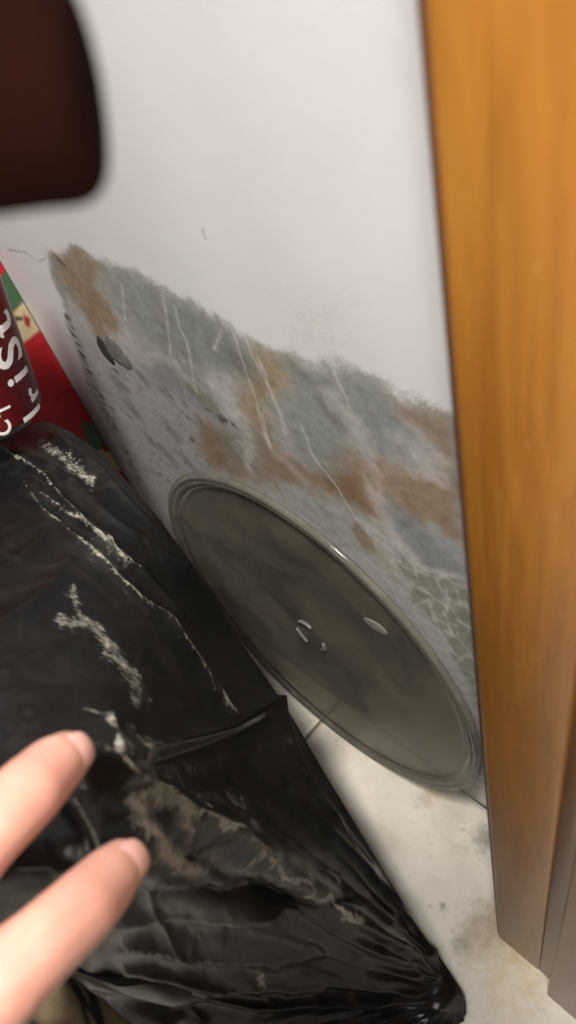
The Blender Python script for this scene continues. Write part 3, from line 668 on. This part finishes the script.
def nail_mesh(cen, a, n, ln=0.0115, wd=0.0098, R=0.0064):
    a = Vector(a).normalized(); n = Vector(n); n = (n - a * n.dot(a)).normalized(); s = a.cross(n); V = []; nu, nv = 12, 12
    for i in range(nu):
        for j in range(nv):
            u = -1 + 2 * i / (nu - 1); v = -1 + 2 * j / (nv - 1)
            uu = u * math.sqrt(1 - v * v / 2); vv = v * math.sqrt(1 - u * u / 2)   # rounded outline
            uu = 0.55 * uu + 0.45 * u * (1 if u < 0 else 0.8); f = vv * wd / 2 / R
            drop = -0.0012 * max(0, uu) ** 2 - 0.0006 * max(0, -uu) ** 2
            V.append(Vector(cen) + a * (uu * ln / 2) + s * (R * math.sin(f)) + n * (R * (math.cos(f) - 1) + drop))
    m = len(V)
    for q in range(m): V.append(V[q] - n * 0.0012)
    Fc = grid_faces(nu, nv); Fc += [tuple(k + m for k in f[::-1]) for f in Fc]
    ring = [i * nv for i in range(nu)] + [(nu - 1) * nv + j for j in range(1, nv)] + [i * nv + nv - 1 for i in range(nu - 2, -1, -1)] + [j for j in range(nv - 2, 0, -1)]
    for q in range(len(ring)):
        b = ring[(q + 1) % len(ring)]; Fc.append((ring[q], ring[q] + m, b + m, b))
    me = pyd('fingernail', V, Fc); bm = bmesh.new(); bm.from_mesh(me); bmesh.ops.recalc_face_normals(bm, faces=bm.faces[:]); bm.to_mesh(me); bm.free(); return me
def build_hand():
    mid = [(dep(66, 757, .1745), .0062), (dep(52, 768, .169), .0073), (dep(28, 792, .160), .0080), (dep(-10, 828, .152), .0082), (dep(-50, 868, .146), .0091), (dep(-100, 925, .144), .0090), (dep(-165, 1000, .145), .0105)]
    idx = [(dep(121, 866, .1715), .0062), (dep(106, 882, .165), .0073), (dep(82, 908, .156), .0080), (dep(42, 945, .148), .0082), (dep(-2, 985, .142), .0092), (dep(-60, 1040, .141), .0092), (dep(-130, 1110, .142), .0108)]
    w = lambda px, py, z: dep(px, py, z)
    ring = [(w(-250, 930, .150), .0100), (w(-185, 865, .146), .0088), (w(-140, 815, .147), .0086), (w(-120, 800, .165), .0080), (w(-150, 825, .178), .0070)]
    pink = [(w(-330, 880, .158), .0090), (w(-270, 815, .155), .0078), (w(-235, 780, .158), .0074), (w(-225, 775, .172), .0066), (w(-255, 800, .182), .0060)]
    thumb = [(w(-330, 1330, .145), .0150), (w(-190, 1270, .150), .0125), (w(-70, 1190, .158), .0105), (w(0, 1130, .166), .0088), (w(30, 1105, .170), .0072)]
    wr = np.array(w(-470, 1290, .150)); wr2 = wr + (wr - np.array(w(-165, 1000, .145))) * 0.5; arm = wr + (wr - np.array(w(-165, 1000, .145))) * 1.9
    palm = []
    for k in (mid[-1][0], idx[-1][0], ring[0][0], pink[0][0]):
        palm.append([(k, .0105), ((np.array(k) + wr) / 2, .0145), (wr, .0185)])
    palm.append([(thumb[0][0], .0150), (wr, .0175)])
    fore = [[(wr, .0200), (wr2, .0230), (arm, .0300)]]
    me = blob_mesh([mid, idx, ring, pink, thumb] + palm + fore, voxel=0.0013, smooth=5)
    co = np.empty(len(me.vertices) * 3, np.float32); me.vertices.foreach_get('co', co); co = co.reshape(-1, 3); fl = np.zeros(len(co))
    for j in (mid[4][0], idx[4][0], mid[2][0], idx[2][0]): fl = np.maximum(fl, 0.6 * np.exp(-((co - np.array(j)) ** 2).sum(1) / 0.0105 ** 2))
    float_attr(me, 'flush', fl)
    root = obj('hand', me, 'skin'); tag(root, 'fair-skinned left hand pressing two fingertips onto the black rubbish bag', 'hand')
    for ch in (mid, idx):
        tip, dip = Vector(ch[0][0]), Vector(ch[2][0]); a = (tip - dip).normalized(); tc = (Vector(O) - tip).normalized()
        n = (tc + Vector(M[:, 0]) * 0.25); n = (n - a * n.dot(a)).normalized()
        cen = tip + n * 0.0066 - a * 0.0018
        o = obj('fingernail', nail_mesh(cen, a + n * 0.03, n - a * 0.03), 'nail', root)
build_hand()
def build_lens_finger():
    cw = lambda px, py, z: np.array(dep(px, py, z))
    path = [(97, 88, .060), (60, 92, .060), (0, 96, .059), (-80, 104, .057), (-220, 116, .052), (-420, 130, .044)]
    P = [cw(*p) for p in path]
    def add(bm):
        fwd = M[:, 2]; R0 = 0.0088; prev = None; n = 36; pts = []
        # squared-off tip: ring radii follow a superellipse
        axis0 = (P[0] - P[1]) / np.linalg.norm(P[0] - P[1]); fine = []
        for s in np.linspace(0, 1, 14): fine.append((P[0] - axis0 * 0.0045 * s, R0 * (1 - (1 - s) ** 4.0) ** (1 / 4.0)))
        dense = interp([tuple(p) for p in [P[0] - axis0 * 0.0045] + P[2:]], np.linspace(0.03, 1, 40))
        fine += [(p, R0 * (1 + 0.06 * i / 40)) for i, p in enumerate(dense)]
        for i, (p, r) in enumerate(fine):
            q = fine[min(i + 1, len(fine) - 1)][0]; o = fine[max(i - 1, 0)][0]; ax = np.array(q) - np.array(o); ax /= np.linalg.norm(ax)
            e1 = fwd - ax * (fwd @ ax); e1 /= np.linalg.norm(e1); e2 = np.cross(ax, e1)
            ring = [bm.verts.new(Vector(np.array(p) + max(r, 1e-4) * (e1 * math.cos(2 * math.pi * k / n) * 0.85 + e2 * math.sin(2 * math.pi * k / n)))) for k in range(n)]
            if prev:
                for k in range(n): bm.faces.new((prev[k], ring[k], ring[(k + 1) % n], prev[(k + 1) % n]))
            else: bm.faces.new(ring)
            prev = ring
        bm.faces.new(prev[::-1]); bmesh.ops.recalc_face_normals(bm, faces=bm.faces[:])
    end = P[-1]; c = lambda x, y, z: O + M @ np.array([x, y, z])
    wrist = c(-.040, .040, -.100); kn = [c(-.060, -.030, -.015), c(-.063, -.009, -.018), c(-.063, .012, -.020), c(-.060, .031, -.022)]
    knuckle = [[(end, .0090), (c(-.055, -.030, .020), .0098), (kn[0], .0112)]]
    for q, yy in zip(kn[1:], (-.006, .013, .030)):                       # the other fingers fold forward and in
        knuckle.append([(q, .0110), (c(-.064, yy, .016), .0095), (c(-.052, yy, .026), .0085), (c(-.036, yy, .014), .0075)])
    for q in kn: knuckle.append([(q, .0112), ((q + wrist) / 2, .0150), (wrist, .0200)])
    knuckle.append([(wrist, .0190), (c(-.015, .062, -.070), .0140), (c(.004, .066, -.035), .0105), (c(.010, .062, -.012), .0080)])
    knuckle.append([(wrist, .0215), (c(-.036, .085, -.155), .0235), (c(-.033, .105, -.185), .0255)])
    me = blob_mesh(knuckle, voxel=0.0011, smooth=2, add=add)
    o = obj('hand', me, 'shaded_skin'); tag(o, 'out-of-focus hand darkened by shade put into its colour, whose blurred fingertip fills the top left corner', 'hand')
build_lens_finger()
